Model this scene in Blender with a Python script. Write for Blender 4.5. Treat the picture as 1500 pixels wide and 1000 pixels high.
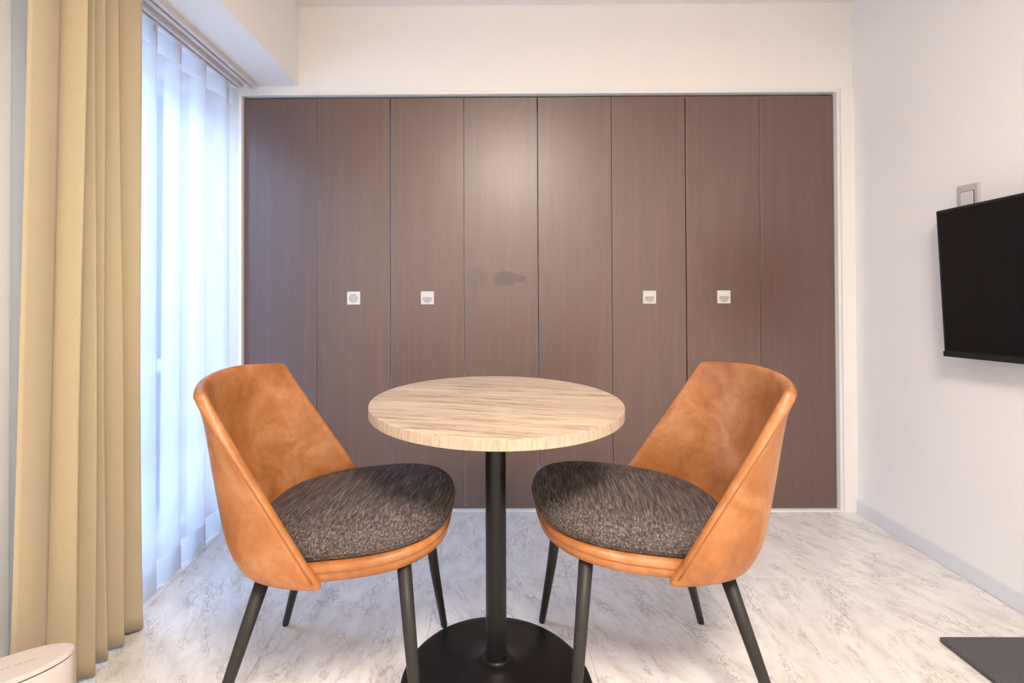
import bpy, bmesh, math, random
from mathutils import Vector, Matrix
random.seed(7)
for o in list(bpy.data.objects): bpy.data.objects.remove(o)
scene = bpy.context.scene
COL = scene.collection
PI = math.pi

# ------------------------------------------------------------------ camera
cam_d = bpy.data.cameras.new('camera'); cam = bpy.data.objects.new('camera', cam_d); COL.objects.link(cam)
F_PX = 720.0
cam_d.sensor_width = 36.0; cam_d.lens = 36.0*F_PX/1500.0
cam_d.shift_x = (750-699)/1500.0
cam_d.shift_y = (408.7-500)/1500.0
cam_d.clip_start = 0.02
cam.matrix_world = (Matrix.Translation((0, 0, 1.03)) @ Matrix.Rotation(math.radians(0.4), 4, 'Z')
                    @ Matrix.Rotation(math.radians(90.5), 4, 'X') @ Matrix.Rotation(math.radians(-0.2), 4, 'Z'))
scene.camera = cam
# ------------------------------------------------------------------ world, light, exposure
w = bpy.data.worlds.new('sky'); scene.world = w; w.use_nodes = True
bg = w.node_tree.nodes['Background']
bg.inputs['Color'].default_value = (0.38, 0.60, 1.0, 1); bg.inputs['Strength'].default_value = 31.0
vs = scene.view_settings
vs.view_transform = 'Standard'; vs.look = 'None'; vs.gamma = 1.0; vs.use_curve_mapping = False
vs.exposure = 0.10
LAMP_POWER = 74.0          # warm ceiling lamp behind the viewer
# window portal
pl = bpy.data.lights.new('window_portal', 'AREA'); pl.shape = 'RECTANGLE'; pl.size = 0.9; pl.size_y = 1.9
try: pl.cycles.is_portal = True
except Exception: pass
po = bpy.data.objects.new('window_portal', pl); COL.objects.link(po)
po.location = (-1.335, 1.75, 0.97); po.rotation_euler = (PI/2, 0, PI/2); po.rotation_euler = (0, PI/2, 0)
po.rotation_euler = Vector((1, 0, 0)).to_track_quat('-Z', 'Y').to_euler()

# ------------------------------------------------------------------ material helpers
def mat(name, color=(0.8, 0.8, 0.8), rough=0.5, metal=0.0, spec=0.5):
    m = bpy.data.materials.new(name); m.use_nodes = True
    b = m.node_tree.nodes['Principled BSDF']
    b.inputs['Base Color'].default_value = (*color, 1); b.inputs['Roughness'].default_value = rough
    b.inputs['Metallic'].default_value = metal; b.inputs['Specular IOR Level'].default_value = spec
    return m
class NT:
    def __init__(s, m): s.t = m.node_tree; s.b = s.t.nodes['Principled BSDF']
    def n(s, typ, **kw):
        nd = s.t.nodes.new(typ)
        for k, v in kw.items():
            if k.startswith('i_'):
                key = k[2:].replace('_', ' ')
                nd.inputs[key].default_value = v
            else: setattr(nd, k, v)
        return nd
    def l(s, a, b): s.t.links.new(a, b)
    def coords(s, kind='Object', scale=(1, 1, 1), rot=(0, 0, 0)):
        tc = s.n('ShaderNodeTexCoord'); mp = s.n('ShaderNodeMapping')
        mp.vector_type = 'TEXTURE'    # rotate first, then divide by scale
        mp.inputs['Scale'].default_value = tuple(1/q for q in scale); mp.inputs['Rotation'].default_value = rot
        s.l(tc.outputs[kind], mp.inputs['Vector']); return mp.outputs['Vector']
    def noise(s, vec, scale, detail=4, rough=0.5, dist=0.0):
        nd = s.n('ShaderNodeTexNoise'); nd.inputs['Scale'].default_value = scale; nd.inputs['Detail'].default_value = detail
        nd.inputs['Roughness'].default_value = rough; nd.inputs['Distortion'].default_value = dist
        s.l(vec, nd.inputs['Vector']); return nd.outputs['Fac']
    def ramp(s, fac, stops):
        r = s.n('ShaderNodeValToRGB'); e = r.color_ramp.elements
        while len(e) < len(stops): e.new(0.5)
        for i, (p, c) in enumerate(stops):
            e[i].position = p; e[i].color = (*c, 1) if len(c) == 3 else c
        s.l(fac, r.inputs['Fac']); return r.outputs['Color']
    def mix(s, fac, a, b, mode='MIX'):
        m = s.n('ShaderNodeMix'); m.data_type = 'RGBA'; m.blend_type = mode
        if isinstance(fac, (int, float)): m.inputs['Factor'].default_value = fac
        else: s.l(fac, m.inputs['Factor'])
        for key, v in (('A', a), ('B', b)):
            sock = [i for i in m.inputs if i.name == key and i.type == 'RGBA'][0]
            if isinstance(v, tuple): sock.default_value = (*v, 1)
            else: s.l(v, sock)
        return [o for o in m.outputs if o.type == 'RGBA'][0]
    def bump(s, height, strength, dist=0.01):
        b = s.n('ShaderNodeBump'); b.inputs['Strength'].default_value = strength; b.inputs['Distance'].default_value = dist
        s.l(height, b.inputs['Height']); s.l(b.outputs['Normal'], s.b.inputs['Normal'])

M = {}
def wallpaper(name, col):
    m = mat(name, col, 0.75, spec=0.25); t = NT(m)
    v = t.coords('Object'); h = t.noise(v, 140, 3, 0.6); h2 = t.noise(v, 420, 2)
    mx = t.n('ShaderNodeMath', operation='ADD'); t.l(h, mx.inputs[0]); t.l(h2, mx.inputs[1])
    t.bump(mx.outputs[0], 0.22, 0.004)
    return m
M['wall'] = wallpaper('wallpaper', (0.88, 0.86, 0.835))
M['ceiling'] = wallpaper('ceiling_paper', (0.86, 0.83, 0.81))
M['trim'] = mat('white_trim', (0.84, 0.83, 0.81), 0.4)
M['baseboard'] = mat('baseboard_vinyl', (0.72, 0.73, 0.76), 0.45)
# marble look floor tile
m = M['tile'] = mat('marble_tile', (0.8, 0.79, 0.77), 0.22, spec=0.5); t = NT(m)
geo = t.n('ShaderNodeNewGeometry'); oi = t.n('ShaderNodeObjectInfo')
mul = t.n('ShaderNodeVectorMath', operation='SCALE'); mul.inputs['Scale'].default_value = 3.0
cmb = t.n('ShaderNodeCombineXYZ'); t.l(oi.outputs['Random'], cmb.inputs[0]); t.l(oi.outputs['Random'], cmb.inputs[1])
t.l(cmb.outputs[0], mul.inputs[0])
add = t.n('ShaderNodeVectorMath', operation='ADD'); t.l(geo.outputs['Position'], add.inputs[0]); t.l(mul.outputs[0], add.inputs[1])
def marble(rot):
    mp = t.n('ShaderNodeMapping'); mp.vector_type = 'TEXTURE'; mp.inputs['Rotation'].default_value = (0, 0, math.radians(rot)); mp.inputs['Scale'].default_value = (1.0, 0.46, 1.0)
    t.l(add.outputs[0], mp.inputs['Vector']); V = mp.outputs['Vector']
    cloud = t.noise(V, 8.0, 7, 0.64, 0.25)
    base = t.ramp(cloud, [(0.32, (0.63, 0.60, 0.565)), (0.45, (0.76, 0.735, 0.705)), (0.60, (0.84, 0.825, 0.805))])
    vn = t.noise(V, 15.0, 8, 0.66, 0.35)
    vein = t.ramp(vn, [(0.465, (0, 0, 0)), (0.497, (1, 1, 1)), (0.530, (0, 0, 0))])
    vmask = t.ramp(t.noise(V, 6.5, 3, 0.5, 0.3), [(0.44, (0, 0, 0)), (0.62, (1, 1, 1))])
    vm = t.n('ShaderNodeMath', operation='MULTIPLY'); t.l(vein, vm.inputs[0]); t.l(vmask, vm.inputs[1])
    vm2 = t.n('ShaderNodeMath', operation='MULTIPLY'); t.l(vm.outputs[0], vm2.inputs[0]); vm2.inputs[1].default_value = 0.8
    return t.mix(vm2.outputs[0], base, (0.40, 0.36, 0.33))
gt = t.n('ShaderNodeMath', operation='GREATER_THAN'); t.l(oi.outputs['Random'], gt.inputs[0]); gt.inputs[1].default_value = 0.5
colr = t.mix(gt.outputs[0], marble(-66), marble(82))
t.l(colr, t.b.inputs['Base Color'])
M['grout'] = mat('tile_joint', (0.66, 0.64, 0.61), 0.7)
# dark wood closet panel, fine vertical grain
def wood_panel(name, stain=False):
    m = mat(name, (0.10, 0.06, 0.045), 0.48, spec=0.5); t = NT(m); t.b.inputs['Coat Weight'].default_value = 0.9; t.b.inputs['Coat IOR'].default_value = 1.85; t.b.inputs['Coat Roughness'].default_value = 0.37
    v = t.coords('Object', scale=(1, 1, 0.03)); g = t.noise(v, 260, 4, 0.6); g2 = t.noise(v, 45, 3)
    c1 = t.ramp(g, [(0.25, (0.082, 0.036, 0.021)), (0.75, (0.122, 0.058, 0.036))])
    c2 = t.ramp(g2, [(0.3, (0.85, 0.83, 0.82)), (0.7, (1.1, 1.1, 1.1))])
    c = t.mix(1.0, c1, c2, 'MULTIPLY')
    if stain:   # smudged water mark left on the veneer
        vo = t.coords('Object')
        sx = t.n('ShaderNodeSeparateXYZ'); t.l(vo, sx.inputs[0])
        wob = t.noise(vo, 38, 3, 0.6)
        def blob(cx, cz, rx, rz):
            a = t.n('ShaderNodeMath', operation='SUBTRACT'); t.l(sx.outputs[0], a.inputs[0]); a.inputs[1].default_value = cx
            a2 = t.n('ShaderNodeMath', operation='DIVIDE'); t.l(a.outputs[0], a2.inputs[0]); a2.inputs[1].default_value = rx
            b = t.n('ShaderNodeMath', operation='SUBTRACT'); t.l(sx.outputs[2], b.inputs[0]); b.inputs[1].default_value = cz
            b2 = t.n('ShaderNodeMath', operation='DIVIDE'); t.l(b.outputs[0], b2.inputs[0]); b2.inputs[1].default_value = rz
            p = t.n('ShaderNodeMath', operation='POWER'); t.l(a2.outputs[0], p.inputs[0]); p.inputs[1].default_value = 2
            q = t.n('ShaderNodeMath', operation='POWER'); t.l(b2.outputs[0], q.inputs[0]); q.inputs[1].default_value = 2
            s_ = t.n('ShaderNodeMath', operation='ADD'); t.l(p.outputs[0], s_.inputs[0]); t.l(q.outputs[0], s_.inputs[1])
            wv = t.n('ShaderNodeMath', operation='MULTIPLY_ADD'); t.l(wob, wv.inputs[0]); wv.inputs[1].default_value = 2.4; wv.inputs[2].default_value = -1.2
            s2 = t.n('ShaderNodeMath', operation='ADD'); t.l(s_.outputs[0], s2.inputs[0]); t.l(wv.outputs[0], s2.inputs[1])
            r = t.ramp(s2.outputs[0], [(0.55, (1, 1, 1)), (1.0, (0, 0, 0))]); return r
        b1 = blob(0.020, 0.108, 0.064, 0.038); b2 = blob(-0.11, 0.105, 0.055, 0.05); b3 = blob(0.090, 0.104, 0.03, 0.016)
        b2s = t.n('ShaderNodeMath', operation='MULTIPLY'); t.l(b2, b2s.inputs[0]); b2s.inputs[1].default_value = 0.35
        mx = t.n('ShaderNodeMath', operation='MAXIMUM'); t.l(b1, mx.inputs[0]); t.l(b2s.outputs[0], mx.inputs[1])
        mx2 = t.n('ShaderNodeMath', operation='MAXIMUM'); t.l(mx.outputs[0], mx2.inputs[0]); t.l(b3, mx2.inputs[1])
        k = t.n('ShaderNodeMath', operation='MULTIPLY'); t.l(mx2.outputs[0], k.inputs[0]); k.inputs[1].default_value = 1.0
        c = t.mix(k.outputs[0], c, (0.034, 0.008, 0.007))
    t.l(c, t.b.inputs['Base Color']); t.bump(g, 0.12, 0.002)
    return m
M['wood'] = wood_panel('dark_veneer'); M['wood_stain'] = wood_panel('dark_veneer_smudged', True)
M['handle'] = mat('satin_white_metal', (0.66, 0.64, 0.60), 0.35)
M['handle_cup_shaded'] = mat('handle_cup_shaded', (0.45, 0.43, 0.41), 0.3)  # shade of a deeper recess put into the colour; the cup itself is shallow
# oak table top
m = M['oak'] = mat('pale_oak', (0.7, 0.55, 0.4), 0.45); t = NT(m)
v = t.coords('Object', scale=(0.12, 1, 1), rot=(0, 0, math.radians(-12))); g = t.noise(v, 55, 6, 0.65, 0.3); g2 = t.noise(v, 13, 4, 0.6, 0.6)
c1 = t.ramp(g, [(0.30, (0.30, 0.22, 0.155)), (0.44, (0.52, 0.415, 0.315)), (0.75, (0.62, 0.515, 0.405))])
c2 = t.ramp(g2, [(0.32, (0.80, 0.75, 0.70)), (0.6, (1.05, 1.03, 1.0))])
v3 = t.coords('Object', scale=(0.05, 1, 1), rot=(0, 0, math.radians(-12))); g3 = t.noise(v3, 34, 5, 0.62, 0.5)
c3 = t.ramp(g3, [(0.470, (1, 1, 1)), (0.497, (0.62, 0.57, 0.53)), (0.524, (1, 1, 1))])
t.l(t.mix(1.0, t.mix(1.0, c1, c2, 'MULTIPLY'), c3, 'MULTIPLY'), t.b.inputs['Base Color']); t.bump(g, 0.1, 0.002)
m = M['oak_edge'] = mat('oak_edge_band', (0.62, 0.49, 0.36), 0.5); t = NT(m)
v = t.coords('Object', scale=(1, 1, 0.15)); g = t.noise(v, 160, 4, 0.6)
t.l(t.ramp(g, [(0.3, (0.36, 0.28, 0.20)), (0.7, (0.54, 0.44, 0.34))]), t.b.inputs['Base Color'])
m = M['black'] = mat('black_powder_coat', (0.006, 0.006, 0.007), 0.36, spec=0.35); t = NT(m)
t.bump(t.noise(t.coords('Object'), 900, 2), 0.12, 0.001)
M['black_leg'] = mat('charcoal_leg', (0.022, 0.021, 0.021), 0.5, spec=0.35)
# leather
m = M['leather'] = mat('tan_leather', (0.5, 0.2, 0.06), 0.42, spec=0.5); t = NT(m)
v = t.coords('Object'); n1 = t.noise(v, 9, 5, 0.6, 0.6); n2 = t.noise(v, 60, 4, 0.6)
c1 = t.ramp(n1, [(0.3, (0.30, 0.105, 0.028)), (0.5, (0.42, 0.165, 0.052)), (0.70, (0.53, 0.260, 0.128))])
c2 = t.ramp(n2, [(0.3, (0.88, 0.86, 0.84)), (0.7, (1.06, 1.06, 1.06))])
t.l(t.mix(1.0, c1, c2, 'MULTIPLY'), t.b.inputs['Base Color'])
vo = t.n('ShaderNodeTexVoronoi'); vo.inputs['Scale'].default_value = 420; t.l(v, vo.inputs['Vector']); t.bump(vo.outputs['Distance'], 0.08, 0.001)
M['stitch'] = mat('leather_seam', (0.30, 0.11, 0.03), 0.6)
# woven cushion fabric
m = M['fabric'] = mat('charcoal_weave', (0.08, 0.07, 0.07), 0.85, spec=0.2); t = NT(m)
v = t.coords('Object', scale=(1, 0.045, 1), rot=(0, 0, math.radians(-8))); n1 = t.noise(v, 260, 3, 0.6)
v2 = t.coords('Object'); wv = t.n('ShaderNodeTexWave'); wv.inputs['Scale'].default_value = 85; wv.inputs['Distortion'].default_value = 3; wv.inputs['Detail'].default_value = 2
t.l(v2, wv.inputs['Vector']); n3 = t.noise(v2, 520, 2, 0.5)
c1 = t.ramp(n1, [(0.34, (0.042, 0.035, 0.037)), (0.54, (0.11, 0.092, 0.090)), (0.70, (0.25, 0.21, 0.195))])
c2 = t.ramp(n3, [(0.35, (0.6, 0.6, 0.6)), (0.65, (1.35, 1.3, 1.25))])
t.l(t.mix(1.0, c1, c2, 'MULTIPLY'), t.b.inputs['Base Color'])
ad = t.n('ShaderNodeMath', operation='ADD'); t.l(n1, ad.inputs[0]); t.l(n3, ad.inputs[1]); t.bump(ad.outputs[0], 0.5, 0.003)
# curtains
m = M['curtain'] = mat('beige_curtain_cloth', (0.56, 0.43, 0.25), 0.9, spec=0.1); t = NT(m)
t.b.inputs['Sheen Weight'].default_value = 0.2
n1 = t.noise(t.coords('Object'), 600, 2); t.bump(n1, 0.25, 0.002)
c1 = t.ramp(n1, [(0.3, (0.42, 0.345, 0.23)), (0.7, (0.52, 0.435, 0.295))]); t.l(c1, t.b.inputs['Base Color'])
def sheer_mat(name, alpha):
    m = bpy.data.materials.new(name); m.use_nodes = True; nt = m.node_tree
    for n in list(nt.nodes): nt.nodes.remove(n)
    out = nt.nodes.new('ShaderNodeOutputMaterial'); tr = nt.nodes.new('ShaderNodeBsdfTransparent'); tl = nt.nodes.new('ShaderNodeBsdfTranslucent'); df = nt.nodes.new('ShaderNodeBsdfDiffuse')
    tl.inputs['Color'].default_value = (0.80, 0.82, 0.86, 1); df.inputs['Color'].default_value = (0.9, 0.9, 0.91, 1)
    a = nt.nodes.new('ShaderNodeMixShader'); a.inputs[0].default_value = 0.4; nt.links.new(tl.outputs[0], a.inputs[1]); nt.links.new(df.outputs[0], a.inputs[2])
    b = nt.nodes.new('ShaderNodeMixShader'); b.inputs[0].default_value = alpha; nt.links.new(tr.outputs[0], b.inputs[1]); nt.links.new(a.outputs[0], b.inputs[2])
    nt.links.new(b.outputs[0], out.inputs[0]); return m
M['sheer'] = sheer_mat('white_voile', 0.41); M['sheer_hem'] = sheer_mat('white_voile_doubled', 0.62)
M['rail'] = mat('rail_white', (0.74, 0.69, 0.68), 0.4); M['slot'] = mat('rail_slot', (0.04, 0.04, 0.05), 0.6)
M['frame'] = mat('aluminium_frame', (0.62, 0.64, 0.66), 0.4, 0.3)
m = bpy.data.materials.new('window_glass'); m.use_nodes = True; nt = m.node_tree
for n in list(nt.nodes): nt.nodes.remove(n)
out = nt.nodes.new('ShaderNodeOutputMaterial'); tr = nt.nodes.new('ShaderNodeBsdfTransparent'); gl = nt.nodes.new('ShaderNodeBsdfGlossy'); gl.inputs['Roughness'].default_value = 0.02
lw = nt.nodes.new('ShaderNodeFresnel'); lw.inputs['IOR'].default_value = 1.3; mx = nt.nodes.new('ShaderNodeMixShader')
nt.links.new(lw.outputs[0], mx.inputs[0]); nt.links.new(tr.outputs[0], mx.inputs[1]); nt.links.new(gl.outputs[0], mx.inputs[2]); nt.links.new(mx.outputs[0], out.inputs[0])
M['glass'] = m
m = M['render_wall'] = mat('neighbour_render', (0.55, 0.56, 0.58), 0.9); t = NT(m)
n1 = t.noise(t.coords('Object'), 3, 5); t.l(t.ramp(n1, [(0.3, (0.16, 0.165, 0.17)), (0.7, (0.21, 0.215, 0.22))]), t.b.inputs['Base Color'])
M['concrete'] = mat('balcony_concrete', (0.5, 0.5, 0.5), 0.9)
m = M['tv_body'] = mat('tv_plastic', (0.012, 0.012, 0.014), 0.4)
m = M['tv_screen'] = mat('tv_screen', (0.004, 0.004, 0.005), 0.25, spec=0.4)
M['plastic'] = mat('white_plastic', (0.54, 0.51, 0.485), 0.45); M['dark_gap'] = mat('dark_seam', (0.05, 0.04, 0.04), 0.6)
M['rocker'] = mat('switch_rocker', (0.72, 0.69, 0.68), 0.35); M['print'] = mat('grey_print', (0.42, 0.38, 0.35), 0.6)
m = M['mat'] = mat('charcoal_mat', (0.085, 0.082, 0.092), 0.8); t = NT(m)
n1 = t.noise(t.coords('Object'), 500, 2); t.l(t.ramp(n1, [(0.3, (0.065, 0.062, 0.072)), (0.7, (0.115, 0.11, 0.122))]), t.b.inputs['Base Color']); t.bump(n1, 0.3, 0.002)
M['lamp_glow'] = bpy.data.materials.new('lamp_diffuser'); M['lamp_glow'].use_nodes = True
b_ = M['lamp_glow'].node_tree.nodes['Principled BSDF']; b_.inputs['Emission Color'].default_value = (1, 0.86, 0.72, 1); b_.inputs['Emission Strength'].default_value = 4.0

# ------------------------------------------------------------------ mesh helpers
def link(name, bm, m, parent=None, smooth=False, loc=None):
    me = bpy.data.meshes.new(name); bmesh.ops.recalc_face_normals(bm, faces=bm.faces); bm.to_mesh(me); bm.free()
    if smooth:
        for p in me.polygons: p.use_smooth = True
    o = bpy.data.objects.new(name, me); COL.objects.link(o)
    if isinstance(m, (list, tuple)):
        for k in m: me.materials.append(M[k])
    else: me.materials.append(M[m])
    if parent is not None: o.parent = parent
    if loc is not None: o.location = loc
    return o
def box(bm, x0, x1, y0, y1, z0, z1, bev=0.0):
    r = bmesh.ops.create_cube(bm, size=1.0)
    vs_ = r['verts']
    for v in vs_:
        v.co = Vector(((x0+x1)/2+v.co.x*(x1-x0), (y0+y1)/2+v.co.y*(y1-y0), (z0+z1)/2+v.co.z*(z1-z0)))
    if bev > 0:
        es = list({e for v in vs_ for e in v.link_edges})
        bmesh.ops.bevel(bm, geom=es, offset=bev, segments=2, affect='EDGES', profile=0.5)
    return bm
def boxo(name, m, x0, x1, y0, y1, z0, z1, bev=0.0, parent=None):
    """box object with its origin at its own centre"""
    bm = bmesh.new(); cx, cy, cz = (x0+x1)/2, (y0+y1)/2, (z0+z1)/2
    box(bm, x0-cx, x1-cx, y0-cy, y1-cy, z0-cz, z1-cz, bev)
    return link(name, bm, m, parent, loc=(cx, cy, cz))
def empty(name, loc=(0, 0, 0), rz=0.0):
    o = bpy.data.objects.new(name, None); COL.objects.link(o); o.location = loc; o.rotation_euler = (0, 0, rz); o.empty_display_size = 0.1
    return o
def tag(o, label=None, cat=None, group=None, kind=None):
    if label: o['label'] = label
    if cat: o['category'] = cat
    if group: o['group'] = group
    if kind: o['kind'] = kind
    return o
def tube(bm, pts, radii, seg=12, cap=True):
    pts = [Vector(p) for p in pts]; n = len(pts); rings = []
    if not isinstance(radii, (list, tuple)): radii = [radii]*n
    up = Vector((0, 0, 1))
    for i in range(n):
        d = (pts[min(i+1, n-1)]-pts[max(i-1, 0)]).normalized()
        a = d.cross(up)
        if a.length < 1e-4: a = d.cross(Vector((1, 0, 0)))
        a.normalize(); b = d.cross(a)
        rings.append([bm.verts.new(pts[i]+(a*math.cos(2*PI*k/seg)+b*math.sin(2*PI*k/seg))*radii[i]) for k in range(seg)])
    for i in range(n-1):
        for k in range(seg):
            bm.faces.new((rings[i][k], rings[i][(k+1) % seg], rings[i+1][(k+1) % seg], rings[i+1][k]))
    if cap:
        bm.faces.new(rings[0]); bm.faces.new(list(reversed(rings[-1])))
    return bm
def lathe(bm, prof, seg=64):
    rings = []
    for r, z in prof:
        if r <= 1e-6: rings.append([bm.verts.new((0, 0, z))])
        else: rings.append([bm.verts.new((r*math.cos(2*PI*k/seg), r*math.sin(2*PI*k/seg), z)) for k in range(seg)])
    for a, b in zip(rings[:-1], rings[1:]):
        for k in range(seg):
            k2 = (k+1) % seg
            if len(a) == 1: bm.faces.new((a[0], b[k], b[k2]))
            elif len(b) == 1: bm.faces.new((a[k], b[0], a[k2]))
            else: bm.faces.new((a[k], b[k], b[k2], a[k2]))
    return bm
def plan_loft(bm, outline, prof):
    """rings of a plan outline (list of xy) scaled about its centre cx by s at height z: prof = [(s, z)], caps at both ends"""
    cx = sum(p[0] for p in outline)/len(outline); cy = sum(p[1] for p in outline)/len(outline); rings = []
    for s, z in prof:
        rings.append([bm.verts.new((cx+(x-cx)*s, cy+(y-cy)*s, z)) for x, y in outline])
    n = len(outline)
    for a, b in zip(rings[:-1], rings[1:]):
        for k in range(n): bm.faces.new((a[k], a[(k+1) % n], b[(k+1) % n], b[k]))
    bm.faces.new(rings[0]); bm.faces.new(list(reversed(rings[-1])))
    return bm
def superellipse(cx, a, b, n, seg=64):
    out = []
    for k in range(seg):
        th = 2*PI*k/seg; c, s = math.cos(th), math.sin(th)
        out.append((cx+a*math.copysign(abs(c)**(2/n), c), b*math.copysign(abs(s)**(2/n), s)))
    return out

# ------------------------------------------------------------------ room dimensions (metres, viewer at x=0 y=0)
XL, XR, YB, YR, ZC = -1.25, 1.683, 2.227, -1.60, 2.295      # window wall, tv wall, closet wall, wall behind viewer, ceiling
ZD = 1.881                                                   # closet door top
DX0, DX1 = -1.086, 1.611                                     # closet opening

# floor with separate marble tiles
floor = tag(boxo('floor', 'grout', XL-0.2, XR+0.15, YR-0.1, YB+0.75, -0.06, -0.003), 'glossy white marble-look tiled floor', kind='structure')
tile_cache = {}
TX, TY, TS, G = -0.157, 1.733, 0.457, 0.0003
ix0 = math.floor((XL-TX)/TS); ix1 = math.ceil((XR-TX)/TS); iy0 = math.floor((YR-TY)/TS); iy1 = math.ceil((YB-TY)/TS)
for i in range(ix0, ix1):
    for j in range(iy0, iy1):
        x0, x1 = max(TX+i*TS, XL)+G, min(TX+(i+1)*TS, XR)-G
        y0, y1 = max(TY+j*TS, YR)+G, min(TY+(j+1)*TS, YB)-G
        if x1-x0 < 0.01 or y1-y0 < 0.01: continue
        key = (round(x1-x0, 4), round(y1-y0, 4))
        if key not in tile_cache:
            bm = bmesh.new(); a, b = key[0]/2, key[1]/2
            vs0 = [bm.verts.new((sx*a, sy*b, -0.003)) for sx, sy in ((-1, -1), (1, -1), (1, 1), (-1, 1))]
            c = 0.0007
            vs1 = [bm.verts.new((sx*a, sy*b, -c)) for sx, sy in ((-1, -1), (1, -1), (1, 1), (-1, 1))]
            vs2 = [bm.verts.new((sx*(a-c), sy*(b-c), 0)) for sx, sy in ((-1, -1), (1, -1), (1, 1), (-1, 1))]
            for p, q in ((vs0, vs1), (vs1, vs2)):
                for k in range(4): bm.faces.new((p[k], p[(k+1) % 4], q[(k+1) % 4], q[k]))
            bm.faces.new(vs2)
            bmesh.ops.recalc_face_normals(bm, faces=bm.faces)
            me = bpy.data.meshes.new('tile'); bm.to_mesh(me); bm.free(); me.materials.append(M['tile']); tile_cache[key] = me
        o = bpy.data.objects.new('tile', tile_cache[key]); COL.objects.link(o)
        o.parent = floor; o.matrix_parent_inverse = Matrix.Translation(-floor.location)
        o.location = ((x0+x1)/2, (y0+y1)/2, 0)
tag(boxo('ceiling', 'ceiling', XL-0.2, XR+0.15, YR-0.1, YB+0.75, ZC, ZC+0.08), 'pale papered ceiling', kind='structure')
# right wall, wall behind the viewer
tag(boxo('wall_right', 'wall', XR, XR+0.12, YR-0.1, YB+0.75, 0, ZC), 'white textured wallpaper wall behind the television', kind='structure')
tag(boxo('wall_rear', 'wall', XL-0.2, XR, YR-0.1, YR, 0, ZC), 'white wall opposite the closet', kind='structure')
# closet wall: header over the doors, narrow jambs, closet interior behind
bm = bmesh.new()
box(bm, XL-0.2, XR, YB, YB+0.10, ZD+0.021, ZC)
box(bm, DX1+0.012, XR, YB+0.004, YB+0.10, 0, ZD+0.021)
box(bm, XL-0.2, DX0-0.012, YB, YB+0.10, 0, ZD+0.021)
box(bm, XL-0.2, XR, YB+0.65, YB+0.75, 0, ZC)
tag(link('wall_back', bm, 'wall'), 'white wall above and around the dark closet doors', kind='structure')
# left wall with the window opening; nearer part stands 5 cm proud
WY0, WY1, WZ0, WZ1 = 1.32, 2.165, 0.04, 1.87
bm = bmesh.new()
box(bm, XL-0.20, XL+0.06, YR, 1.235, 0, ZC)
box(bm, XL-0.20, XL+0.045, 1.235, WY0, 0, ZC)
box(bm, XL-0.20, XL, WY1, YB, 0, ZC)
box(bm, XL-0.20, XL, WY0, WY1, WZ1, ZC)
box(bm, XL-0.20, XL, WY0, WY1, 0, WZ0)
tag(link('wall_left', bm, 'wall'), 'white window wall with stepped pier beside the curtain', kind='structure')
# dropped beam along the window wall
tag(boxo('ceiling_beam', 'wall', XL, -0.826, YR, YB, 1.93, ZC), 'white boxed beam dropped below the ceiling over the window', kind='structure')
# closet casing trims
tag(boxo('trim_1', 'trim', DX1, DX1+0.012, YB-0.004, YB+0.10, 0, ZD+0.02, 0.001), 'white jamb strip right of the closet doors', kind='structure')
tag(boxo('trim_2', 'trim', DX0-0.012, DX0, YB-0.004, YB+0.10, 0, ZD+0.02, 0.001), 'white jamb strip left of the closet doors', kind='structure')
tag(boxo('trim_3', 'trim', DX0-0.012, DX1+0.012, YB-0.006, YB+0.10, ZD+0.008, ZD+0.021, 0.001), 'thin white head rail above the closet doors', kind='structure')
tag(boxo('trim_4', 'trim', DX0, DX1, YB-0.002, YB+0.10, 0, 0.006, 0.001), 'thin white threshold under the closet doors', kind='structure')
tag(boxo('trim_5', 'wall', DX1+0.013, XR, YB-0.012, YB+0.004, 0, ZD+0.021, 0.001), 'white vertical casing between closet and side wall', kind='structure')
tag(boxo('baseboard_right', 'baseboard', XR-0.008, XR, YR, YB-0.012, 0.0005, 0.060, 0.002), 'pale grey vinyl baseboard along the television wall', kind='structure')

# closet: four bifold doors of two panels
PW = (DX1-DX0)/8
def make_handle(parent, x, z, y, round_cup):
    S, N = 0.0295, 32
    def D(k):
        th = 2*PI*k/N
        if round_cup: return (0.021*math.cos(th), -0.001+0.021*math.sin(th))
        px, pz = 0.021*math.cos(th), 0.021*math.sin(th)
        return (px, min(pz, 0.004)-0.002)
    def SQ(k):
        th = 2*PI*k/N; c, s = math.cos(th), math.sin(th); q = S/max(abs(c), abs(s)); return (c*q, s*q)
    bm = bmesh.new(); T = 0.004
    rs = [[bm.verts.new((p[0], yy, p[1])) for p in (f(k) for k in range(N))] for f, yy in ((SQ, 0), (SQ, -T+0.0008), (lambda k: tuple(c*0.97 for c in SQ(k)), -T), (D, -T))]
    for a, b in zip(rs[:-1], rs[1:]):
        for k in range(N): bm.faces.new((a[k], a[(k+1) % N], b[(k+1) % N], b[k]))
    pl_ = link('handle', bm, 'handle', parent, loc=(x, y, z))
    bm = bmesh.new()
    rs = [[bm.verts.new((p[0]*s, yy, p[1]*s)) for p in (D(k) for k in range(N))] for s, yy in ((1.0, -T), (0.94, -0.0008))]
    for k in range(N): bm.faces.new((rs[0][k], rs[0][(k+1) % N], rs[1][(k+1) % N], rs[1][k]))
    bm.faces.new(rs[1])
    cup = link('finger_cup', bm, 'handle_cup_shaded', pl_)
    # tiny pull lip above the cup
    bm = bmesh.new(); box(bm, -0.019, 0.019, -T-0.0015, -T, 0.002, 0.0045, 0.0005)
    if not round_cup: link('pull_lip', bm, 'handle', pl_)
    else: bm.free()
door_labels = ['dark veneer bifold closet door next to the sheer curtain', 'dark veneer bifold closet door with a smudge, behind the table',
               'dark veneer bifold closet door right of the smudged door', 'dark veneer bifold closet door next to the television wall']
YD = YB+0.018
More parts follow.
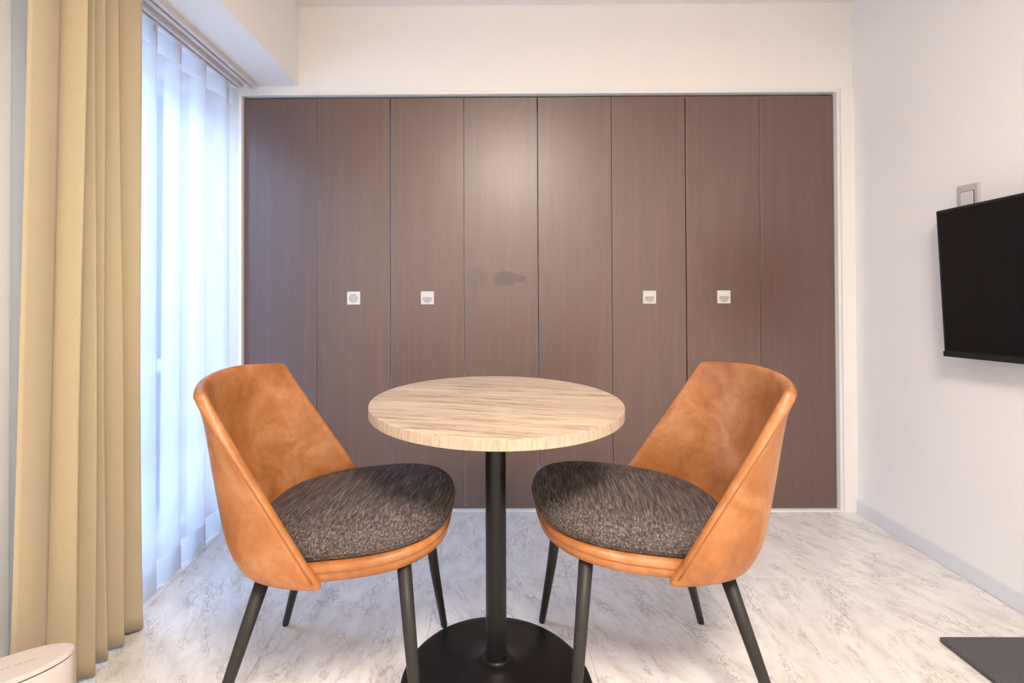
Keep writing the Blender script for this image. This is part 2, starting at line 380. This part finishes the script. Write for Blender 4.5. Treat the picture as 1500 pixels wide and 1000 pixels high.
for d in range(4):
    root = tag(empty('door_%d' % (d+1), (DX0+PW*(2*d+1), YD, 0)), door_labels[d], kind='structure')
    for k in range(2):
        x0 = DX0+PW*(2*d+k); g0 = 0.002 if k == 0 else 0.0008; g1 = 0.0008 if k == 0 else 0.002
        bm = bmesh.new(); cx = x0+PW/2; cz = (0.010+ZD)/2
        box(bm, x0+g0-cx, x0+PW-g1-cx, 0, 0.028, 0.010-cz, ZD-cz, 0.0012)
        stain = (d == 1 and k == 1)
        p = link('panel', bm, 'wood_stain' if stain else 'wood', root, loc=(cx-root.location.x, 0, cz))
        idx = 2*d+k
        if idx in (1, 2, 5, 6): make_handle(p, 0.0, 0.965-cz, 0, idx == 1)
boxo_gap = tag(boxo('trim_6', 'dark_gap', DX0, DX1, YD+0.034, YD+0.06, ZD-0.05, ZD+0.008), 'dark track recess above the closet doors', kind='structure')

# window (sliding sash) in the left wall
win = tag(empty('window_1', (XL-0.10, (WY0+WY1)/2, WZ0)), 'aluminium sliding window behind the sheer curtain', kind='structure')
def wpart(name, m, x0, x1, y0, y1, z0, z1, bev=0.002, parent=None):
    bm = bmesh.new(); L = win.location
    box(bm, x0-L.x, x1-L.x, y0-L.y, y1-L.y, z0-L.z, z1-L.z, bev); return link(name, bm, m, win if parent is None else parent)
fx0, fx1 = XL-0.14, XL-0.07
wpart('frame_jamb', 'frame', fx0, fx1, WY0, WY0+0.04, WZ0, WZ1); wpart('frame_jamb', 'frame', fx0, fx1, WY1-0.04, WY1, WZ0, WZ1)
wpart('frame_head', 'frame', fx0, fx1, WY0+0.04, WY1-0.04, WZ1-0.04, WZ1); wpart('frame_sill', 'frame', fx0, fx1, WY0+0.04, WY1-0.04, WZ0, WZ0+0.04)
ym = 1.80
wpart('meeting_stile', 'frame', fx0+0.01, fx1-0.01, ym-0.022, ym+0.022, WZ0+0.04, WZ1-0.04)
for a, b, xo in ((WY0+0.04, ym-0.022, -0.10), (ym+0.022, WY1-0.04, -0.10)):
    wpart('mid_rail', 'frame', XL+xo-0.015, XL+xo+0.015, a, b, 0.665, 0.715)
    wpart('pane', 'glass', XL+xo-0.003, XL+xo+0.003, a, b, WZ0+0.04, 0.665, 0); wpart('pane', 'glass', XL+xo-0.003, XL+xo+0.003, a, b, 0.715, WZ1-0.04, 0)
# outside: balcony slab and the neighbouring house
tag(boxo('balcony_slab', 'concrete', -2.35, XL-0.20, -2.5, 6.0, -0.20, -0.02, 0.01), 'grey concrete balcony slab outside the window', 'balcony')
nb = tag(empty('neighbour_building', (-5.5, 4.0, -3.0)), 'pale rendered neighbouring building seen through the sheer curtain', 'building')
bm = bmesh.new(); box(bm, -1.5, 1.5, -9, 9, 0, 5.62); link('wall', bm, 'render_wall', nb)
bm = bmesh.new(); box(bm, -1.55, 1.56, -9.05, 9.05, 5.62, 5.74, 0.02); link('parapet_cap', bm, 'concrete', nb)

# ------------------------------------------------------------------ curtain rails
def rail(name, x, y0, y1, label):
    r = tag(empty(name, (x, (y0+y1)/2, 1.93)), label, 'curtain rail')
    L = (y1-y0)/2
    bm = bmesh.new(); box(bm, -0.019, 0.019, -L, L, -0.006, 0, 0.001); link('track_top', bm, 'rail', r)
    for s in (-1, 1):
        bm = bmesh.new(); xa, xb = sorted((s*0.019, s*0.005)); box(bm, xa, xb, -L, L, -0.020, -0.006, 0.002); link('track_flange', bm, 'rail', r)
    bm = bmesh.new(); box(bm, -0.005, 0.005, -L, L, -0.0085, -0.006); link('track_slot', bm, 'slot', r)
    bm = bmesh.new(); box(bm, -0.020, 0.020, L, L+0.006, -0.021, 0, 0.002); link('end_cap', bm, 'rail', r)
    return r
rail('curtain_rail', -1.020, 0.55, 2.19, 'white ceiling-mounted curtain rail nearer the room')
rail('curtain_rail', -1.085, 0.55, 2.19, 'white ceiling-mounted curtain rail nearer the window')

# ------------------------------------------------------------------ beige curtain
def curve_cloth(name, m, path_fn, z0, z1, nz, parent, thick=0.0, zfun=None):
    bm = bmesh.new(); rows = []
    for j in range(nz+1):
        f = j/nz; z = z0+(z1-z0)*f
        rows.append([bm.verts.new((x, y, z)) for x, y in path_fn(f)])
    for a, b in zip(rows[:-1], rows[1:]):
        for k in range(len(a)-1): bm.faces.new((a[k], a[k+1], b[k+1], b[k]))
    o = link(name, bm, m, parent, smooth=True)
    if thick:
        md = o.modifiers.new('thickness', 'SOLIDIFY'); md.thickness = thick; md.offset = 0
    return o
VB = [1.058, 1.156, 1.254, 1.318, 1.362, 1.422, 1.497]
VT = [1.105, 1.199, 1.268, 1.297, 1.340, 1.392, 1.492]
def beige_path(f):
    out = []; g = f**0.8; amp = 1.0
    vy = [b+(t_-b)*g for b, t_ in zip(VB, VT)]
    # flat leading strip
    for k in range(9):
        s = k/8; out.append((-1.022+0.010*math.sin(s*PI)*0.6, vy[0]+(vy[1]-0.012-vy[0])*s))
    out.append((-1.060, vy[1]-0.004))
    for i in range(1, len(vy)-1):
        dep = (0.085, 0.070, 0.062, 0.070, 0.075)[i-1]*amp
        for k in range(1 if i > 1 else 0, 15):
            s = k/14; bulge = math.sin(s*PI)**0.62
            y = vy[i]+(vy[i+1]-vy[i])*(s+0.10*math.sin(2*PI*s))
            out.append((-1.082+dep*bulge+0.004*math.sin(3.1*i+5*f), y))
    out.append((-1.085, vy[-1]-0.02)); out.append((-1.08, vy[-1]-0.08))
    return out
cur = tag(empty('curtain', (-1.04, 1.28, 0.0)), 'heavy beige pleated curtain drawn open beside the sheer curtain', 'curtain')
def shifted(fn, c): return lambda f: [(x-c[0], y-c[1]) for x, y in fn(f)]
curve_cloth('cloth', 'curtain', shifted(beige_path, (-1.04, 1.28)), 0.012, 1.893, 40, cur, 0.003)
for y in (1.15, 1.27, 1.38, 1.47):
    bm = bmesh.new(); tube(bm, [(0.02, y-1.28, 1.885), (0.02, y-1.28, 1.912)], 0.0025, 8); link('hook', bm, 'rail', cur)
# ------------------------------------------------------------------ sheer curtain (Z folds)
SY = [1.36, 1.50, 1.632, 1.766, 1.924, 2.105, 2.205]
def sheer_path(f):
    out = []
    for i in range(len(SY)-1):
        y0, y1 = SY[i], SY[i+1]; back = 0.048*(1-0.45*f); last = i == len(SY)-2
        for k in range(12):
            s = k/11; x = -1.118+0.030*math.sin(s*PI*0.55)+0.004*math.sin(6*s+i*2+2*f)
            out.append((x-0.010*f*(1-s), y0+(y1-y0)*s))
        if not last:
            out += [(-1.0835, y1+0.004), (-1.088, y1+0.0045), (-1.096, y1-0.006), (-1.106, y1-back*0.6), (-1.114, y1-back), (-1.124, y1-back-0.004), (-1.130, y1-back+0.004), (-1.130, y1-back*0.5)]
    return out
sh = tag(empty('sheer_curtain', (-1.105, 1.78, 0)), 'translucent white pleated sheer curtain covering the window', 'curtain')
sc = (-1.105, 1.78)
curve_cloth('cloth', 'sheer', shifted(sheer_path, sc), 0.008, 1.900, 24, sh)
curve_cloth('bottom_hem', 'sheer_hem', shifted(lambda f: [(x+0.0015, y) for x, y in sheer_path(f*0.05)], sc), 0.008, 0.095, 2, sh)
curve_cloth('heading_tape', 'sheer_hem', shifted(lambda f: [(x+0.0015, y) for x, y in sheer_path(0.96+f*0.04)], sc), 1.825, 1.900, 2, sh)
for y in SY[1:-1]:
    bm = bmesh.new(); tube(bm, [(0.02, y-1.78, 1.88), (0.02, y-1.78, 1.912)], 0.003, 8); link('hook', bm, 'rail', sh)

# ------------------------------------------------------------------ chairs
def shell_point(u, v):
    th = u*PI/2; s, c = math.sin(th), max(0.0, math.cos(th))
    B = Vector((-0.225*c**0.8+0.030*abs(u)**3, 0.220*math.copysign(abs(s)**0.8, s), 0.383))
    T = Vector((-0.245-0.062*(1-u*u), 0.207*u, 0.797+0.014*(1-u*u)))
    P = B.lerp(T, v)
    P.x += 0.030*math.sin(v*PI)*c*-0.4         # a little belly in the back
    k = max(0.0, 1-v/0.16); P.x *= 1-0.10*k*k; P.y *= 1-0.06*k*k   # tuck under at the bottom
    return P
def make_chair(loc, rz, label):
    root = tag(empty('dining_chair', loc, rz), label, 'chair', 'dining chairs at the round table')
    NU, NV, TH = 36, 18, 0.026
    ins = [[shell_point(-1+2*i/NU, j/NV) for i in range(NU+1)] for j in range(NV+1)]
    def nrm(i, j):
        du = ins[j][min(i+1, NU)]-ins[j][max(i-1, 0)]; dv = ins[min(j+1, NV)][i]-ins[max(j-1, 0)][i]
        n = du.cross(dv).normalized()
        P = ins[j][i]
        if n.dot(Vector((P.x-0.05, P.y, 0))) < 0: n = -n
        return n
    outs = [[ins[j][i]+nrm(i, j)*TH for i in range(NU+1)] for j in range(NV+1)]
    bm = bmesh.new()
    A = [[bm.verts.new(p) for p in r] for r in ins]; Bv = [[bm.verts.new(p) for p in r] for r in outs]
    for j in range(NV):
        for i in range(NU):
            bm.faces.new((A[j][i], A[j][i+1], A[j+1][i+1], A[j+1][i])); bm.faces.new((Bv[j][i], Bv[j+1][i], Bv[j+1][i+1], Bv[j][i+1]))
    for i in range(NU):
        bm.faces.new((A[NV][i], A[NV][i+1], Bv[NV][i+1], Bv[NV][i])); bm.faces.new((A[0][i], Bv[0][i], Bv[0][i+1], A[0][i+1]))
    for j in range(NV):
        bm.faces.new((A[j][0], A[j+1][0], Bv[j+1][0], Bv[j][0])); bm.faces.new((A[j][NU], Bv[j][NU], Bv[j+1][NU], A[j+1][NU]))
    sh_ = link('back_shell', bm, 'leather', root, smooth=True)
    md = sh_.modifiers.new('round', 'SUBSURF'); md.levels = 1; md.render_levels = 2
    # stitched seam round the rim, just on the outer face
    edge = [outs[j][0]+Vector((0.004*(-1), 0, 0)) for j in range(1, NV+1)]
    path = []
    for j in range(1, NV): path.append(outs[j][0].lerp(ins[j][0], 0.12)+nrm(0, j)*0.001+(outs[j][1]-outs[j][0])*0.25)
    for i in range(1, NU): path.append(outs[NV][i].lerp(ins[NV][i], 0.12)+nrm(i, NV)*0.001+(outs[NV-1][i]-outs[NV][i])*0.25)
    for j in range(NV-1, 0, -1): path.append(outs[j][NU].lerp(ins[j][NU], 0.12)+nrm(NU, j)*0.001+(outs[j][NU-1]-outs[j][NU])*0.25)
    bm = bmesh.new(); tube(bm, path, 0.0016, 6); link('seam', bm, 'stitch', sh_, smooth=True)
    # seat pan
    ol = superellipse(0.030, 0.247, 0.222, 2.75, 72)
    TILT = math.tan(math.radians(6.5))
    def tilt(bm_):
        for v_ in bm_.verts: v_.co.z += max(v_.co.x+0.10, -0.02)*TILT
        return bm_
    bm = bmesh.new(); plan_loft(bm, ol, [(0.80, 0.372), (0.93, 0.374), (0.985, 0.381), (1.0, 0.393), (0.998, 0.404), (0.985, 0.413), (0.95, 0.418), (0.80, 0.418)])
    pan = link('seat_pan', tilt(bm), 'leather', root, smooth=True)
    bm = bmesh.new(); pts = [(0.030+(x-0.030)*1.001, y*1.001, 0.402) for x, y in ol if x > -0.04]
    pts.sort(key=lambda p: math.atan2(p[1], p[0]-0.0)); tube(bm, pts, 0.0014, 6); link('seam', tilt(bm), 'stitch', pan, smooth=True)
    # cushion
    oc = superellipse(0.040, 0.243, 0.212, 2.7, 72)
    bm = bmesh.new(); plan_loft(bm, oc, [(0.30, 0.419), (0.90, 0.419), (0.975, 0.420), (0.993, 0.424), (1.0, 0.433), (1.0, 0.440), (0.992, 0.450), (0.970, 0.460), (0.92, 0.471), (0.83, 0.481), (0.70, 0.488), (0.55, 0.493), (0.38, 0.496), (0.20, 0.498), (0.06, 0.4985)])
    cu = link('cushion', tilt(bm), 'fabric', root, smooth=True)
    bm = bmesh.new(); pts = [(0.040+(x-0.040)*1.001, y*1.001, 0.4335) for x, y in oc]; tube(bm, pts+pts[:1], 0.0024, 6, cap=False); link('piping', tilt(bm), 'fabric', cu, smooth=True)
    # legs
    for tx, ty, fx, fy in ((0.185, 0.165, 0.235, 0.222), (0.185, -0.165, 0.235, -0.222), (-0.135, 0.150, -0.245, 0.215), (-0.135, -0.150, -0.245, -0.215)):
        bm = bmesh.new(); tube(bm, [(tx, ty, 0.376+max(tx+0.10, -0.02)*TILT), (tx+(fx-tx)*0.5, ty+(fy-ty)*0.5, 0.188), (fx, fy, 0.004), (fx, fy, 0.0)], [0.0165, 0.0135, 0.0095, 0.0085], 20)
        link('leg', bm, 'black_leg', root, smooth=True)
    return root
make_chair((-0.354, 1.270, 0), math.radians(-1.5), 'tan leather shell chair with charcoal cushion, between table and curtains')
make_chair((0.420, 1.285, 0), PI+math.radians(0.5), 'tan leather shell chair with charcoal cushion, on television side of table')

# ------------------------------------------------------------------ round table
tb = tag(empty('round_table', (0.037, 1.2726, 0)), 'round pale oak cafe table with black pedestal base', 'table')
HT, RT = 0.730, 0.321
bm = bmesh.new(); lathe(bm, [(0, HT-0.002), (RT-0.0005, HT-0.002), (RT-0.0005, HT-0.0005), (RT-0.001, HT), (0, HT)], 96); top = link('table_top', bm, 'oak', tb)
bm = bmesh.new(); lathe(bm, [(0, HT-0.025), (RT-0.001, HT-0.025), (RT, HT-0.024), (RT, HT-0.003), (RT-0.0005, HT-0.0021), (0, HT-0.0021)], 96); link('edge_band', bm, 'oak_edge', top)
bm = bmesh.new(); lathe(bm, [(0.0, 0.062), (0.0265, 0.062), (0.0265, HT-0.030), (0, HT-0.030)], 40); link('pole', bm, 'black', tb, smooth=False)
for p in tb.children[-1].data.polygons: p.use_smooth = abs(p.normal.z) < 0.5
bm = bmesh.new(); box(bm, -0.11, 0.11, -0.11, 0.11, HT-0.031, HT-0.0255, 0.002); link('mounting_plate', bm, 'black', tb)
bm = bmesh.new(); lathe(bm, [(0, 0.0), (0.244, 0.0), (0.246, 0.002), (0.246, 0.006), (0.243, 0.009), (0.215, 0.013), (0.165, 0.019), (0.115, 0.029), (0.075, 0.043), (0.048, 0.058), (0.036, 0.066), (0.0, 0.066)], 96); link('base', bm, 'black', tb, smooth=True)
bm = bmesh.new(); lathe(bm, [(0.0266, 0.060), (0.034, 0.060), (0.0345, 0.070), (0.033, 0.076), (0.0266, 0.077)], 40); link('collar', bm, 'black', tb, smooth=True)

# ------------------------------------------------------------------ television on the right wall
tv = tag(empty('television', (1.618, 1.275, 1.049)), 'black flat television mounted on the white wall', 'television')
tv.rotation_euler = (math.radians(-3.0), 0, 0)
HW, HH = 0.449, 0.2525
bm = bmesh.new(); box(bm, -0.018, 0.018, -HW, HW, -HH, HH, 0.003); body = link('body', bm, 'tv_body', tv)
bm = bmesh.new(); box(bm, -0.0195, -0.0178, -HW+0.010, HW-0.010, -HH+0.022, HH-0.010); link('screen', bm, 'tv_screen', body)
bm = bmesh.new(); box(bm, -0.022, -0.0178, -HW, HW, -HH, -HH+0.018, 0.001); link('lower_bezel', bm, 'tv_body', body)
bm = bmesh.new(); box(bm, 0.018, 0.044, -0.20, 0.20, -0.12, 0.12, 0.004); link('rear_housing', bm, 'tv_body', tv)
bm = bmesh.new(); box(bm, 0.044, 0.064, -0.10, 0.10, -0.09, 0.09, 0.002); link('wall_bracket', bm, 'tv_body', tv)
# wall switch behind / above the television
sw = tag(empty('wall_switch', (XR, 1.700, 1.305)), 'white wall switch plate just above the television', 'switch')
bm = bmesh.new(); box(bm, -0.008, 0, -0.038, 0.038, -0.06, 0.06, 0.004); link('cover_plate', bm, 'plastic', sw)
bm = bmesh.new(); box(bm, -0.0084, -0.0075, -0.0245, 0.0245, -0.037, 0.037); link('rocker_gap', bm, 'dark_gap', sw)
bm = bmesh.new(); box(bm, -0.0115, -0.006, -0.0215, 0.0215, -0.035, 0.035, 0.001); link('rocker', bm, 'rocker', sw)

# ------------------------------------------------------------------ floor mat, bin, ceiling lamp
bm = bmesh.new(); box(bm, -0.185, 0.185, -0.45, 0.45, 0.0, 0.015, 0.003)
tag(link('floor_mat', bm, 'mat', loc=(1.494, 0.975, 0.0005)), 'thick charcoal mat lying on the floor below the television', 'mat')
bn = tag(empty('waste_bin', (-0.935, 0.958, 0), math.radians(36)), 'white oval bin with flat lid standing before the beige curtain', 'bin')
oe = [(0.110*math.cos(2*PI*k/64), 0.046*math.sin(2*PI*k/64)) for k in range(64)]
bm = bmesh.new(); plan_loft(bm, oe, [(0.93, 0.0), (0.94, 0.002), (0.985, 0.266), (0.97, 0.268)]); link('body', bm, 'plastic', bn, smooth=False)
bm = bmesh.new(); plan_loft(bm, oe, [(0.955, 0.266), (0.955, 0.2715)]); link('lid_gap', bm, 'dark_gap', bn)
bm = bmesh.new(); plan_loft(bm, oe, [(0.99, 0.2712), (1.0, 0.273), (1.0, 0.277), (0.985, 0.280), (0.90, 0.281)]); lid = link('lid', bm, 'plastic', bn)
for p in bn.children[0].data.polygons: p.use_smooth = abs(p.normal.z) < 0.5
bm = bmesh.new()    # faint printed word on the lid: a row of tiny strokes
for k, (xx, ln) in enumerate(((-0.030, 0.004), (-0.022, 0.004), (-0.010, 0.003), (-0.004, 0.004), (0.003, 0.003), (0.010, 0.004), (0.017, 0.003))):
    box(bm, xx+0.030-0.0022, xx+0.030+0.0022, -0.002, -0.002+ln, 0.2811, 0.2813)
link('lid_print', bm, 'print', lid)

lm = tag(empty('ceiling_lamp', (0.32, -0.25, ZC)), 'round flush ceiling lamp with glowing diffuser', 'lamp')
bm = bmesh.new(); lathe(bm, [(0, 0), (0.31, 0), (0.31, -0.03), (0.305, -0.034), (0, -0.034)], 48); link('base', bm, 'plastic', lm)
bm = bmesh.new(); lathe(bm, [(0.304, -0.034), (0.302, -0.06), (0.27, -0.085), (0.16, -0.095), (0, -0.098)], 48); link('diffuser', bm, 'lamp_glow', lm, smooth=True)
ld = bpy.data.lights.new('lamp_light', 'AREA'); ld.shape = 'DISK'; ld.size = 0.60; ld.energy = LAMP_POWER; ld.color = (1.0, 0.87, 0.75)
lo = bpy.data.objects.new('lamp_light', ld); COL.objects.link(lo); lo.parent = lm; lo.location = (0, 0, -0.102)
